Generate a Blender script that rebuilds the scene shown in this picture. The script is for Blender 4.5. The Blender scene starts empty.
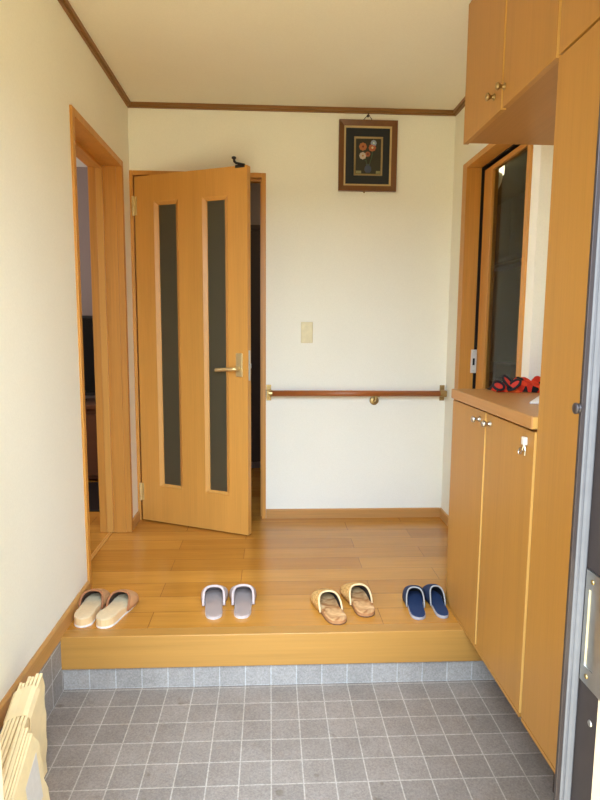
import bpy, bmesh, math, random
import numpy as np
from mathutils import Vector, Matrix
random.seed(7)
C = bpy.context.scene.collection
scn = bpy.context.scene

# ------------------------------------------------------------------ camera, sky, light, exposure
cam_d = bpy.data.cameras.new('camera')
cam = bpy.data.objects.new('camera', cam_d); C.objects.link(cam)
FPX = 593.56
cam_d.sensor_fit = 'VERTICAL'; cam_d.sensor_height = 24.0; cam_d.lens = 24.0*FPX/800.0
cam_d.clip_start = 0.02; cam_d.clip_end = 200
fw = Vector((0.05064487, 0.99105509, -0.12347025)); rt = Vector((0.9987161, -0.05011758, 0.00737476)); up = rt.cross(fw)
M = Matrix((rt, up, -fw)).transposed().to_4x4(); M.translation = Vector((0, 0, 1.15))
cam.matrix_world = M
scn.camera = cam

world = bpy.data.worlds.new('overcast_sky'); scn.world = world; world.use_nodes = True
bg = world.node_tree.nodes['Background']
bg.inputs['Color'].default_value = (0.84, 0.93, 1.0, 1); bg.inputs['Strength'].default_value = 1.3

def area(name, loc, rot, sx, sy, power, col):
    l = bpy.data.lights.new(name, 'AREA'); l.shape = 'RECTANGLE'; l.size = sx; l.size_y = sy; l.energy = power; l.color = col
    o = bpy.data.objects.new(name, l); C.objects.link(o); o.location = loc; o.rotation_euler = rot
    return o
# open sky outside the front door, behind and above the photographer
area('daylight', (0.0, -2.2, 3.3), (math.radians(58), 0, 0), 4.0, 3.0, 530, (0.61, 0.79, 1.0))
# added fill light, unseen, that brightens the side room's wall
area('side_room_fill', (-3.1, 3.6, 1.5), (math.radians(90), 0, math.radians(-90)), 1.2, 1.2, 26, (0.98, 0.96, 1.0))
# unseen fill added to lift the corridor and the frosted panes out of black
area('corridor_fill', (0.5, 4.1, 2.34), (0, 0, 0), 0.3, 0.3, 3.0, (1.0, 0.86, 0.62))
# low side sun on the ground outside; it runs along the house front and never enters the doorway
sn = bpy.data.lights.new('sun', 'SUN'); sn.energy = 14.5; sn.angle = math.radians(1.5); sn.color = (1.0, 0.93, 0.75)
so = bpy.data.objects.new('sun', sn); C.objects.link(so); so.rotation_euler = (0, math.radians(42), 0)

scn.view_settings.view_transform = 'Standard'; scn.view_settings.look = 'None'
scn.view_settings.exposure = 0.72; scn.view_settings.gamma = 1.0; scn.view_settings.use_curve_mapping = False
scn.cycles.max_bounces = 14; scn.cycles.diffuse_bounces = 8; scn.cycles.glossy_bounces = 6; scn.cycles.transmission_bounces = 8
scn.cycles.sample_clamp_indirect = 8.0

# ------------------------------------------------------------------ the measured place
XL, XR, XC = -0.780, 1.045, 0.739          # left wall, right wall, cabinet fronts
YB, YS, YC = 3.469, 2.114, 2.344           # back wall, step front, far end of cabinets
ZF, ZD, ZC = 0.0, -0.215, 2.356            # hall floor, entry floor, ceiling
YT = 1.585                                 # far edge of the tall cabinet's doors
YFW = 0.96                                 # inner face of the front wall
TILE = 0.0975

# ------------------------------------------------------------------ materials
def lin(c):
    def f(v):
        v /= 255.0
        return v/12.92 if v <= 0.04045 else ((v+0.055)/1.055)**2.4
    return (f(c[0]), f(c[1]), f(c[2]), 1.0)
def newmat(name):
    m = bpy.data.materials.new(name); m.use_nodes = True
    nt = m.node_tree; b = nt.nodes['Principled BSDF']
    return m, nt, b
def node(nt, t, **kw):
    n = nt.nodes.new(t)
    for k, v in kw.items(): setattr(n, k, v)
    return n
def coords(nt, scale, kind='Object', loc=(0, 0, 0)):
    tc = node(nt, 'ShaderNodeTexCoord'); mp = node(nt, 'ShaderNodeMapping')
    mp.inputs['Scale'].default_value = scale; mp.inputs['Location'].default_value = loc
    nt.links.new(tc.outputs[kind], mp.inputs['Vector'])
    return mp.outputs['Vector']
def ramp(nt, fac, stops):
    r = node(nt, 'ShaderNodeValToRGB'); e = r.color_ramp.elements
    e[0].position, e[0].color = stops[0]; e[1].position, e[1].color = stops[-1]
    for p, c in stops[1:-1]:
        n = e.new(p); n.color = c
    nt.links.new(fac, r.inputs['Fac']); return r.outputs['Color']
def bump(nt, b, h, strength, dist=0.002):
    bp = node(nt, 'ShaderNodeBump'); bp.inputs['Strength'].default_value = strength; bp.inputs['Distance'].default_value = dist
    nt.links.new(h, bp.inputs['Height']); nt.links.new(bp.outputs['Normal'], b.inputs['Normal'])
def noise(nt, vec, scale, detail=4, rough=0.55, dist=0.0):
    n = node(nt, 'ShaderNodeTexNoise'); n.inputs['Scale'].default_value = scale; n.inputs['Detail'].default_value = detail
    n.inputs['Roughness'].default_value = rough; n.inputs['Distortion'].default_value = dist
    nt.links.new(vec, n.inputs['Vector']); return n.outputs['Fac']

def mat_plain(name, col, rough=0.5, metal=0.0, nscale=40, amount=0.06, bumpy=0.0):
    m, nt, b = newmat(name)
    c = lin(col); f = noise(nt, coords(nt, (1, 1, 1)), nscale)
    lo = tuple(v*(1-amount) for v in c[:3])+(1,); hi = tuple(min(1, v*(1+amount)) for v in c[:3])+(1,)
    nt.links.new(ramp(nt, f, [(0.3, lo), (0.7, hi)]), b.inputs['Base Color'])
    b.inputs['Roughness'].default_value = rough; b.inputs['Metallic'].default_value = metal
    if bumpy: bump(nt, b, f, bumpy, 0.001)
    return m
def mat_wood(name, col, axis='Z', contrast=0.16, rough=0.42, scale=1.0, spec=0.5, coarse=1.0):
    m, nt, b = newmat(name)
    s = {'Z': (70, 70, 1.6), 'X': (1.6, 70, 70), 'Y': (70, 1.6, 70)}[axis]
    s2 = {'Z': (9, 9, 0.5), 'X': (0.5, 9, 9), 'Y': (9, 0.5, 9)}[axis]
    f1 = noise(nt, coords(nt, tuple(v*scale for v in s)), 2.0, 5, 0.65)
    f2 = noise(nt, coords(nt, tuple(v*scale for v in s2)), 1.6, 3, 0.5, 0.6)
    mx = node(nt, 'ShaderNodeMix', data_type='FLOAT'); mx.inputs['Factor'].default_value = 0.45*coarse
    nt.links.new(f1, mx.inputs['A']); nt.links.new(f2, mx.inputs['B'])
    c = lin(col); lo = tuple(v*(1-contrast*1.3) for v in c[:3])+(1,); hi = tuple(min(1, v*(1+contrast)) for v in c[:3])+(1,)
    nt.links.new(ramp(nt, mx.outputs['Result'], [(0.28, lo), (0.5, c), (0.72, hi)]), b.inputs['Base Color'])
    b.inputs['Roughness'].default_value = rough; b.inputs['Specular IOR Level'].default_value = spec
    bump(nt, b, f1, 0.06, 0.0006)
    return m
def mat_wallpaper(name, col):
    m, nt, b = newmat(name)
    v = coords(nt, (1, 1, 1))
    f = noise(nt, v, 170, 3, 0.6); g = noise(nt, v, 2.2, 3, 0.5)
    c = lin(col); lo = tuple(x*0.955 for x in c[:3])+(1,); hi = tuple(min(1, x*1.03) for x in c[:3])+(1,)
    mx = node(nt, 'ShaderNodeMix', data_type='FLOAT'); mx.inputs['Factor'].default_value = 0.4
    nt.links.new(f, mx.inputs['A']); nt.links.new(g, mx.inputs['B'])
    nt.links.new(ramp(nt, mx.outputs['Result'], [(0.3, lo), (0.7, hi)]), b.inputs['Base Color'])
    b.inputs['Roughness'].default_value = 0.85; b.inputs['Specular IOR Level'].default_value = 0.2
    bump(nt, b, f, 0.25, 0.0015)
    return m
def mat_planks(name):
    m, nt, b = newmat(name)
    br = node(nt, 'ShaderNodeTexBrick'); br.offset = 0.37; br.offset_frequency = 2; br.squash = 1
    nt.links.new(coords(nt, (1, 1, 1), loc=(0.13, -2.165, 0)), br.inputs['Vector'])
    for k, v in (('Scale', 1.0), ('Mortar Size', 0.0011), ('Mortar Smooth', 0.1), ('Bias', 0.0), ('Brick Width', 0.91), ('Row Height', 0.1355)):
        br.inputs[k].default_value = v
    br.inputs['Color1'].default_value = lin((198, 140, 60)); br.inputs['Color2'].default_value = lin((178, 119, 44)); br.inputs['Mortar'].default_value = lin((120, 74, 32))
    f1 = noise(nt, coords(nt, (2.2, 60, 60)), 2.0, 5, 0.65); f2 = noise(nt, coords(nt, (1.2, 14, 14)), 1.5, 3, 0.5, 0.8)
    mx = node(nt, 'ShaderNodeMix', data_type='FLOAT'); mx.inputs['Factor'].default_value = 0.5
    nt.links.new(f1, mx.inputs['A']); nt.links.new(f2, mx.inputs['B'])
    g = ramp(nt, mx.outputs['Result'], [(0.3, (0.78, 0.74, 0.68, 1)), (0.7, (1.12, 1.12, 1.12, 1))])
    mu = node(nt, 'ShaderNodeMix', data_type='RGBA', blend_type='MULTIPLY'); mu.inputs['Factor'].default_value = 1.0
    nt.links.new(br.outputs['Color'], mu.inputs['A']); nt.links.new(g, mu.inputs['B'])
    nt.links.new(mu.outputs['Result'], b.inputs['Base Color'])
    b.inputs['Roughness'].default_value = 0.22; b.inputs['Specular IOR Level'].default_value = 0.55
    iv = node(nt, 'ShaderNodeMath', operation='SUBTRACT'); iv.inputs[0].default_value = 1.0
    nt.links.new(br.outputs['Fac'], iv.inputs[1]); bump(nt, b, iv.outputs[0], 0.35, 0.001)
    return m
def mat_tile(name, col, grout, axes, off, stains=True):
    # square tiles; axes picks which two object coordinates carry the grid
    m, nt, b = newmat(name)
    tc = node(nt, 'ShaderNodeTexCoord'); sp = node(nt, 'ShaderNodeSeparateXYZ'); nt.links.new(tc.outputs['Object'], sp.inputs['Vector'])
    cb = node(nt, 'ShaderNodeCombineXYZ')
    for i, a in enumerate(axes):
        ad = node(nt, 'ShaderNodeMath', operation='ADD'); ad.inputs[1].default_value = off[i]
        nt.links.new(sp.outputs[a], ad.inputs[0]); nt.links.new(ad.outputs[0], cb.inputs[i])
    br = node(nt, 'ShaderNodeTexBrick'); br.offset = 0.0; br.squash = 1
    nt.links.new(cb.outputs['Vector'], br.inputs['Vector'])
    for k, v in (('Scale', 1.0), ('Mortar Size', 0.0024), ('Mortar Smooth', 0.25), ('Bias', 0.0), ('Brick Width', TILE), ('Row Height', TILE)):
        br.inputs[k].default_value = v
    c = lin(col)
    br.inputs['Color1'].default_value = tuple(v*0.92 for v in c[:3])+(1,); br.inputs['Color2'].default_value = tuple(v*1.07 for v in c[:3])+(1,); br.inputs['Mortar'].default_value = lin(grout)
    v = coords(nt, (1, 1, 1))
    f = noise(nt, v, 170, 2, 0.8); g = noise(nt, v, 11, 4, 0.6)
    mx = node(nt, 'ShaderNodeMix', data_type='FLOAT'); mx.inputs['Factor'].default_value = 0.3
    nt.links.new(f, mx.inputs['A']); nt.links.new(g, mx.inputs['B'])
    k = ramp(nt, mx.outputs['Result'], [(0.3, (0.66, 0.65, 0.63, 1)), (0.7, (1.22, 1.22, 1.23, 1))])
    mu = node(nt, 'ShaderNodeMix', data_type='RGBA', blend_type='MULTIPLY'); mu.inputs['Factor'].default_value = 1.0
    nt.links.new(br.outputs['Color'], mu.inputs['A']); nt.links.new(k, mu.inputs['B'])
    out = mu.outputs['Result']
    if stains:
        s = noise(nt, v, 17, 1, 0.4); kk = ramp(nt, s, [(0.73, (1, 1, 1, 1)), (0.79, (0.74, 0.71, 0.66, 1))])
        m2 = node(nt, 'ShaderNodeMix', data_type='RGBA', blend_type='MULTIPLY'); m2.inputs['Factor'].default_value = 1.0
        nt.links.new(out, m2.inputs['A']); nt.links.new(kk, m2.inputs['B']); out = m2.outputs['Result']
    nt.links.new(out, b.inputs['Base Color'])
    b.inputs['Roughness'].default_value = 0.62; b.inputs['Specular IOR Level'].default_value = 0.35
    iv = node(nt, 'ShaderNodeMath', operation='MULTIPLY_ADD'); iv.inputs[1].default_value = -1.0
    nt.links.new(br.outputs['Fac'], iv.inputs[0]); nt.links.new(f, iv.inputs[2]); bump(nt, b, iv.outputs[0], 0.35, 0.0012)
    return m
def mat_glass(name, col, rough):
    m, nt, b = newmat(name)
    b.inputs['Base Color'].default_value = lin(col); b.inputs['Transmission Weight'].default_value = 1.0
    b.inputs['IOR'].default_value = 1.45
    f = noise(nt, coords(nt, (1, 1, 1)), 300, 2)
    nt.links.new(ramp(nt, f, [(0, (rough*0.9,)*3+(1,)), (1, (rough*1.1,)*3+(1,))]), b.inputs['Roughness'])
    return m
def mat_emit(name, col, strength):
    m, nt, b = newmat(name)
    b.inputs['Base Color'].default_value = lin(col); b.inputs['Emission Color'].default_value = lin(col); b.inputs['Emission Strength'].default_value = strength
    return m
def mat_bands(name, cols, scale, rough=0.75, dist=3.0, kind='noise', direction='X'):
    # printed or woven cloth in flat colours
    m, nt, b = newmat(name)
    v = coords(nt, (1, 1, 1))
    if kind == 'wave':
        w = node(nt, 'ShaderNodeTexWave', bands_direction=direction); w.inputs['Scale'].default_value = scale; w.inputs['Distortion'].default_value = dist
        nt.links.new(v, w.inputs['Vector']); f = w.outputs['Fac']
    elif kind == 'voronoi':
        w = node(nt, 'ShaderNodeTexVoronoi'); w.inputs['Scale'].default_value = scale; nt.links.new(v, w.inputs['Vector'])
        s = node(nt, 'ShaderNodeSeparateColor'); nt.links.new(w.outputs['Color'], s.inputs['Color']); f = s.outputs['Red']
    else:
        f = noise(nt, v, scale, 2, 0.5, dist)
    r = node(nt, 'ShaderNodeValToRGB'); r.color_ramp.interpolation = 'CONSTANT' if kind == 'voronoi' else 'LINEAR'
    e = r.color_ramp.elements; n = len(cols)
    e[0].position = cols[0][0]; e[0].color = lin(cols[0][1]); e[1].position = cols[1][0]; e[1].color = lin(cols[1][1])
    for p, c in cols[2:]:
        q = e.new(p); q.color = lin(c)
    nt.links.new(f, r.inputs['Fac']); nt.links.new(r.outputs['Color'], b.inputs['Base Color'])
    b.inputs['Roughness'].default_value = rough; b.inputs['Specular IOR Level'].default_value = 0.2
    bump(nt, b, noise(nt, v, 500, 2), 0.25, 0.001)
    return m

W = {}
W['paper'] = mat_wallpaper('cream_wallpaper', (242, 240, 226))
W['ceil'] = mat_wallpaper('ceiling_paper', (236, 229, 210))
W['trim'] = mat_wood('honey_trim', (200, 140, 62), 'Z')
W['trim_x'] = mat_wood('honey_trim_crosswise', (200, 140, 62), 'X')
W['trim_y'] = mat_wood('honey_trim_lengthwise', (200, 140, 62), 'Y')
W['crown_x'] = mat_wood('brown_crown_crosswise', (140, 98, 50), 'X')
W['crown_y'] = mat_wood('brown_crown_lengthwise', (140, 98, 50), 'Y')
W['base_x'] = mat_wood('baseboard_crosswise', (190, 138, 76), 'X')
W['base_y'] = mat_wood('baseboard_lengthwise', (196, 146, 82), 'Y')
W['door'] = mat_wood('door_veneer', (208, 150, 70), 'Z', 0.10, 0.45)
W['bead'] = mat_wood('door_bead', (210, 154, 76), 'Z', 0.08, 0.4)
W['cab'] = mat_wood('cabinet_veneer', (174, 124, 56), 'Z', 0.10, 0.45)
W['cab_y'] = mat_wood('counter_veneer', (178, 126, 68), 'Y', 0.10, 0.38)
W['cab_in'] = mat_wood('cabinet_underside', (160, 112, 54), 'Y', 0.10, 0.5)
W['edge'] = mat_wood('cabinet_lit_edge', (216, 170, 94), 'Z', 0.05, 0.45)  # paler than the veneer: daylight on the near-facing edges is painted in
W['kamachi'] = mat_wood('step_nosing', (180, 130, 62), 'X', 0.13, 0.36, 0.6)
W['planks'] = mat_planks('oak_flooring')
W['tile'] = mat_tile('grey_floor_tile', (144, 133, 123), (180, 170, 158), ('X', 'Y'), (-0.0055+TILE*40, -YS+TILE*60))
W['tile_r'] = mat_tile('grey_riser_tile', (160, 153, 146), (184, 181, 177), ('X', 'Z'), (-0.0055+TILE*40, 0.215+TILE*10), False)
W['tile_w'] = mat_tile('grey_side_tile', (154, 149, 144), (200, 200, 197), ('Y', 'Z'), (-YS+TILE*60, 0.215+TILE*10), False)
W['frost'] = mat_glass('frosted_glass', (128, 122, 96), 0.42)
W['frost'].node_tree.nodes['Principled BSDF'].inputs['Transmission Weight'].default_value = 0.72
W['glass'] = mat_glass('clear_glass', (200, 200, 186), 0.0)
W['glass'].node_tree.nodes['Principled BSDF'].inputs['IOR'].default_value = 1.14
W['brass'] = mat_plain('pale_brass', (172, 146, 98), 0.40, 1.0)
W['handle'] = mat_plain('handle_brass', (222, 200, 144), 0.38, 0.7)
W['steel'] = mat_plain('steel', (200, 198, 192), 0.28, 1.0)
W['bronze'] = mat_plain('dark_bronze_aluminium', (58, 50, 50), 0.45, 0.3)
W['gasket'] = mat_plain('grey_rubber_gasket', (104, 102, 104), 0.85)
W['black'] = mat_plain('black_plastic', (22, 21, 21), 0.4)
W['dark'] = mat_plain('dark_brown', (58, 42, 34), 0.6)
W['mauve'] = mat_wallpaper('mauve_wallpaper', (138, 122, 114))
W['kit'] = mat_wallpaper('kitchen_paper', (186, 176, 146))
W['kitc'] = mat_plain('kitchen_cupboard', (74, 54, 32), 0.5)
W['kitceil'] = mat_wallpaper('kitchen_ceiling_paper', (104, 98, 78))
W['beige'] = mat_plain('beige_outer_wall', (225, 205, 180), 0.8)
W['porch'] = mat_plain('porch_concrete', (204, 192, 156), 0.9, 0, 25, 0.08)
W['white'] = mat_plain('white_plastic', (222, 216, 206), 0.5)
W['ivory'] = mat_plain('ivory_plastic', (226, 214, 172), 0.45)
W['rail'] = mat_wood('handrail_wood', (160, 92, 44), 'X', 0.14, 0.3)
W['card'] = mat_plain('cardboard', (242, 220, 170), 0.85, 0, 30, 0.05, 0.1)
W['card_gap'] = mat_plain('cardboard_gap_shade', (110, 82, 50), 0.9, 0, 60, 0.1)
W['kraft'] = mat_plain('kraft_paper', (242, 220, 172), 0.8, 0, 20, 0.04)

# ------------------------------------------------------------------ mesh helpers
def NB(): return bmesh.new()
def box(bm, x0, x1, y0, y1, z0, z1):
    vs = [bm.verts.new((x, y, z)) for x in (x0, x1) for y in (y0, y1) for z in (z0, z1)]
    for f in ((0, 1, 3, 2), (4, 6, 7, 5), (0, 4, 5, 1), (2, 3, 7, 6), (0, 2, 6, 4), (1, 5, 7, 3)):
        bm.faces.new([vs[i] for i in f])
    return vs
def prism(bm, poly, h0, h1, axis='Z'):
    # polygon (a, b) extruded along axis
    def P(a, b, h): return {'Z': (a, b, h), 'Y': (a, h, b), 'X': (h, a, b)}[axis]
    lo = [bm.verts.new(P(a, b, h0)) for a, b in poly]; hi = [bm.verts.new(P(a, b, h1)) for a, b in poly]
    n = len(poly)
    bm.faces.new(lo[::-1]); bm.faces.new(hi)
    for i in range(n): bm.faces.new((lo[i], lo[(i+1) % n], hi[(i+1) % n], hi[i]))
def tube(bm, pts, r, n=12, caps=True):
    pts = [Vector(p) for p in pts]; rs = r if isinstance(r, (list, tuple)) else [r]*len(pts)
    rings = []; ref = None
    for i, p in enumerate(pts):
        d = (pts[min(i+1, len(pts)-1)] - pts[max(i-1, 0)]).normalized()
        if ref is None: ref = d.orthogonal().normalized()
        ref = (ref - d*ref.dot(d)).normalized(); b = d.cross(ref)
        rings.append([bm.verts.new(p + (ref*math.cos(2*math.pi*k/n) + b*math.sin(2*math.pi*k/n))*rs[i]) for k in range(n)])
    for a, b in zip(rings, rings[1:]):
        for k in range(n): bm.faces.new((a[k], a[(k+1) % n], b[(k+1) % n], b[k]))
    if caps: bm.faces.new(rings[0][::-1]); bm.faces.new(rings[-1])
def lathe(bm, prof, origin, axis, n=20):
    # profile of (radius, distance along axis)
    o = Vector(origin); a = Vector(axis).normalized(); u = a.orthogonal().normalized(); v = a.cross(u)
    rings = []
    for r, h in prof:
        if r <= 1e-6: rings.append([bm.verts.new(o+a*h)]*n)
        else: rings.append([bm.verts.new(o+a*h+(u*math.cos(2*math.pi*k/n)+v*math.sin(2*math.pi*k/n))*r) for k in range(n)])
    for p, q in zip(rings, rings[1:]):
        for k in range(n):
            f = [p[k], p[(k+1) % n], q[(k+1) % n], q[k]]; g = []
            for w in f:
                if w not in g: g.append(w)
            if len(g) > 2: bm.faces.new(g)
    for ring, fl in ((rings[0], True), (rings[-1], False)):
        if len(set(ring)) > 2: bm.faces.new(ring[::-1] if fl else ring)
ORIG = {}
def obj(name, bm, m, parent=None, bevel=0.0, smooth=False, local=False, seg=2):
    # links ONE mesh object; world-space vertices are moved into the frame of the parent thing
    o0 = ORIG.get(parent.name, Vector((0, 0, 0))) if parent else Vector((0, 0, 0))
    if parent and not local: bmesh.ops.translate(bm, verts=bm.verts, vec=-o0)
    bmesh.ops.recalc_face_normals(bm, faces=bm.faces)
    if smooth:
        for f in bm.faces: f.smooth = True
    me = bpy.data.meshes.new(name); bm.to_mesh(me); bm.free()
    me.materials.append(m)
    o = bpy.data.objects.new(name, me); C.objects.link(o)
    if parent: o.parent = parent; ORIG[o.name] = o0
    if bevel:
        b = o.modifiers.new('bevel', 'BEVEL'); b.width = bevel; b.segments = seg; b.limit_method = 'ANGLE'
        for f in me.polygons: f.use_smooth = False
    return o
def tag(o, label, cat, group=None, kind=None):
    o['label'] = label; o['category'] = cat
    if group: o['group'] = group
    if kind: o['kind'] = kind
    return o
def thing(name, loc, label, cat, group=None, kind=None, rotz=0):
    o = bpy.data.objects.new(name, None); C.objects.link(o); o.location = loc; o.rotation_euler = (0, 0, rotz); o.empty_display_size = 0.1
    ORIG[o.name] = Vector(loc)
    return tag(o, label, cat, group, kind)
def struct(name, bm, m, label, cat, bevel=0.0, parent=None):
    return tag(obj(name, bm, m, parent, bevel), label, cat, None, 'structure')

# ------------------------------------------------------------------ the shell
T = 0.12
bm = NB(); box(bm, XL-T, XL, 0.84, 2.495, ZD, ZC); box(bm, XL-T, XL, 3.255, YB, ZD, ZC); box(bm, XL-T, XL, 2.495, 3.255, 1.975, ZC); box(bm, XL-T, XL, 2.495, 3.255, ZD, -0.03)
struct('wall_left', bm, W['paper'], 'long cream papered wall on the left, with the open doorway', 'wall')
bm = NB(); box(bm, XL-T, -0.762, YB, YB+T, ZD, ZC); box(bm, -0.045, XR+T, YB, YB+T, ZD, ZC); box(bm, -0.762, -0.045, YB, YB+T, 1.976, ZC)
struct('wall_back', bm, W['paper'], 'cream papered wall at the end with picture and handrail', 'wall')
bm = NB(); box(bm, XR, XR+T, 3.215, YB, ZD, ZC); box(bm, XR, XR+T, 2.44, 3.215, 1.993, ZC); box(bm, XR, XR+T, YC, 2.44, ZD, ZC)
struct('wall_right', bm, W['paper'], 'narrow cream wall around the sliding door on the right', 'wall')
bm = NB(); box(bm, 1.175, 1.30, 0.84, YC, ZD, ZC); box(bm, XR+T, 1.30, YC, YC+0.05, ZD, ZC)
struct('wall_alcove', bm, W['paper'], 'cream wall of the recess above the counter', 'wall')
bm = NB(); box(bm, XL, -0.46, 0.84, YFW, ZD, ZC); box(bm, 0.575, 1.175, 0.84, YFW, ZD, ZC); box(bm, -0.46, 0.575, 0.84, YFW, 1.95, ZC)
struct('wall_front', bm, W['beige'], 'front wall around the entrance doorway', 'wall')
bm = NB(); box(bm, XL-T, 1.30, 0.84, YB+T, ZC, ZC+0.1)
struct('ceiling', bm, W['ceil'], 'plain beige papered ceiling', 'ceiling')
bm = NB(); box(bm, XL, 1.175, YS+0.012, YB, -0.13, ZF); box(bm, XL-T, XL, 2.495, 3.255, -0.03, ZF); box(bm, -0.762, -0.045, YB, YB+T, -0.03, ZF); box(bm, XR, XR+T, 2.44, 3.215, -0.03, ZF)
struct('floor', bm, W['planks'], 'raised glossy oak plank floor of the hall', 'floor')
bm = NB(); box(bm, XL, 1.175, 0.84, YS+0.03, ZD-0.05, ZD)
struct('floor_entry', bm, W['tile'], 'lower entry floor of small square grey tiles', 'floor')
bm = NB(); box(bm, -6, 6, -7, 0.84, ZD-0.07, ZD-0.02)
struct('floor_porch', bm, W['porch'], 'concrete porch outside the front door', 'floor')
bm = NB(); box(bm, XL, 1.175, YS+0.012, YS+0.04, ZD, -0.128)
struct('wall_riser', bm, W['tile_r'], 'low grey tiled riser under the wooden step', 'wall')
bm = NB(); box(bm, XL, 1.175, YS-0.003, YS+0.055, -0.128, 0.001)
struct('trim_1', bm, W['kamachi'], 'thick honey oak nosing along the step front', 'trim', 0.003)
bm = NB(); box(bm, XL, XL+0.007, YFW, YS+0.012, ZD, -0.004)
struct('wall_side_tile', bm, W['tile_w'], 'grey tile skirting low on the left wall', 'wall')
# ceiling trim
bm = NB(); prism(bm, [(YB, 2.330), (YB-0.012, 2.330), (YB-0.012, 2.340), (YB-0.022, 2.340), (YB-0.022, ZC), (YB, ZC)], XL, XR, 'X')
struct('trim_2', bm, W['crown_x'], 'brown ceiling trim above the end wall', 'trim')
bm = NB(); prism(bm, [(XL, 2.330), (XL+0.012, 2.330), (XL+0.012, 2.340), (XL+0.022, 2.340), (XL+0.022, ZC), (XL, ZC)], YFW, YB-0.0225, 'Y')
struct('trim_3', bm, W['crown_y'], 'brown ceiling trim above the long left wall', 'trim')
bm = NB(); prism(bm, [(XR, 2.330), (XR-0.012, 2.330), (XR-0.012, 2.340), (XR-0.022, 2.340), (XR-0.022, ZC), (XR, ZC)], YC+0.002, YB-0.0225, 'Y')
struct('trim_4', bm, W['crown_y'], 'short brown ceiling trim beside the overhead cabinet', 'trim')
# baseboards
def bb(a, b, fx, m, name, label, along):
    bm = NB()
    if along == 'X': prism(bm, [(fx, 0), (fx-0.010, 0), (fx-0.010, 0.050), (fx-0.005, 0.057), (fx, 0.057)], a, b, 'X')
    else:
        s = 1 if fx < 0 else -1
        prism(bm, [(fx, 0), (fx+0.010*s, 0), (fx+0.010*s, 0.050), (fx+0.005*s, 0.057), (fx, 0.057)], a, b, 'Y')
    struct(name, bm, m, label, 'baseboard')
bb(-0.022, XR-0.010, YB, W['base_x'], 'baseboard_back', 'wooden skirting under the handrail wall', 'X')
bb(3.285, YB-0.002, XL, W['base_y'], 'baseboard_left', 'short skirting between the two left doorways', 'Y')
bb(3.247, YB-0.001, XR, W['base_y'], 'baseboard_right', 'short skirting in the corner by the sliding door', 'Y')
bm = NB(); prism(bm, [(XL, -0.004), (XL+0.011, -0.004), (XL+0.011, 0.054), (XL+0.005, 0.062), (XL, 0.062)], YFW, 2.47, 'Y')
struct('baseboard_entry', bm, W['base_y'], 'long wooden skirting on the left wall above grey tiles', 'baseboard')

# left doorway: casing with a deep reveal, track and the edge of a pocketed sliding door
bm = NB()
for y0, y1 in ((2.470, 2.502), (3.248, 3.282)): box(bm, XL-0.075, XL+0.010, y0, y1, 0, 1.998)
box(bm, XL-0.130, XL+0.010, 2.502, 3.248, 1.966, 1.998)
box(bm, XL-0.165, XL-0.128, 2.470, 2.508, 0, 1.998); box(bm, XL-0.165, XL-0.128, 3.248, 3.282, 0, 1.998); box(bm, XL-0.165, XL-0.128, 2.508, 3.248, 1.960, 1.998)
struct('trim_5', bm, W['trim'], 'honey oak casing of the open doorway on the left wall', 'door casing', 0.002)
bm = NB(); box(bm, XL-0.075, XL-0.020, 3.240, 3.249, 0, 1.966); box(bm, XL-0.128, XL-0.074, 3.246, 3.254, 0, 1.966); box(bm, XL-0.105, XL-0.003, 2.502, 2.507, 0, 1.966)
struct('trim_6', bm, W['trim'], 'stop strip inside the left doorway casing', 'door casing', 0.0015)
bm = NB(); box(bm, XL-0.122, XL-0.088, 3.232, 3.9, 0.004, 1.958)
tag(obj('door_3', bm, W['bead'], None, 0.002), 'edge of a pale sliding door slid into the left doorway wall', 'sliding door', None, 'structure')
bm = NB()
for x0 in (XL-0.112, XL-0.098): box(bm, x0-0.003, x0+0.003, 2.505, 3.235, 0.0, 0.004)
box(bm, XL-0.112, XL-0.098, 2.505, 3.235, 0.0, 0.0012)
struct('trim_7', bm, W['bead'], 'pale sliding track in the left doorway floor', 'door track')
bm = NB(); box(bm, XL-0.124, XL-0.086, 2.505, 3.235, 1.950, 1.966)
struct('trim_8', bm, W['trim_y'], 'overhead groove strip in the left doorway head', 'door track')

# side room beyond the left doorway
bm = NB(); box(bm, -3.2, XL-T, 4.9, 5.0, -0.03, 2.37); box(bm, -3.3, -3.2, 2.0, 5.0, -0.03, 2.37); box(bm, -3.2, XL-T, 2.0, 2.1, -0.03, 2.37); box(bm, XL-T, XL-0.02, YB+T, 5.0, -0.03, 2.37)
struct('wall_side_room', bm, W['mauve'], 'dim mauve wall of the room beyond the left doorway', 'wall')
bm = NB(); box(bm, -3.2, XL-T, 2.0, 5.0, 2.37, 2.42)
struct('ceiling_side_room', bm, W['ceil'], 'pale ceiling of the room beyond the left doorway', 'ceiling')
bm = NB(); box(bm, -3.2, XL-T, 2.0, 5.0, -0.05, 0.0)
struct('floor_side_room', bm, W['planks'], 'brown floor of the room beyond the left doorway', 'floor')
bm = NB(); box(bm, -2.7, -0.97, 3.62, 4.30, 0.0, 0.008)
tag(obj('rug', bm, W['black'], None, 0.003), 'dark rug lying before the television board', 'rug')

# back doorway casing
bm = NB(); box(bm, -0.784, -0.761, YB-0.012, YB+T+0.01, 0, 1.999); box(bm, -0.047, -0.0235, YB-0.012, YB+T+0.01, 0, 1.999); box(bm, -0.761, -0.047, YB-0.012, YB+T+0.01, 1.974, 1.999)
struct('trim_9', bm, W['trim'], 'honey oak casing around the glazed hinged door', 'door casing', 0.002)
bm = NB(); box(bm, -0.761, -0.752, YB+0.035, YB+0.06, 0, 1.974); box(bm, -0.056, -0.047, YB+0.035, YB+0.06, 0, 1.974); box(bm, -0.752, -0.056, YB+0.035, YB+0.06, 1.962, 1.974)
struct('trim_10', bm, W['trim'], 'door stop inside the hinged door casing', 'door casing')
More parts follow.
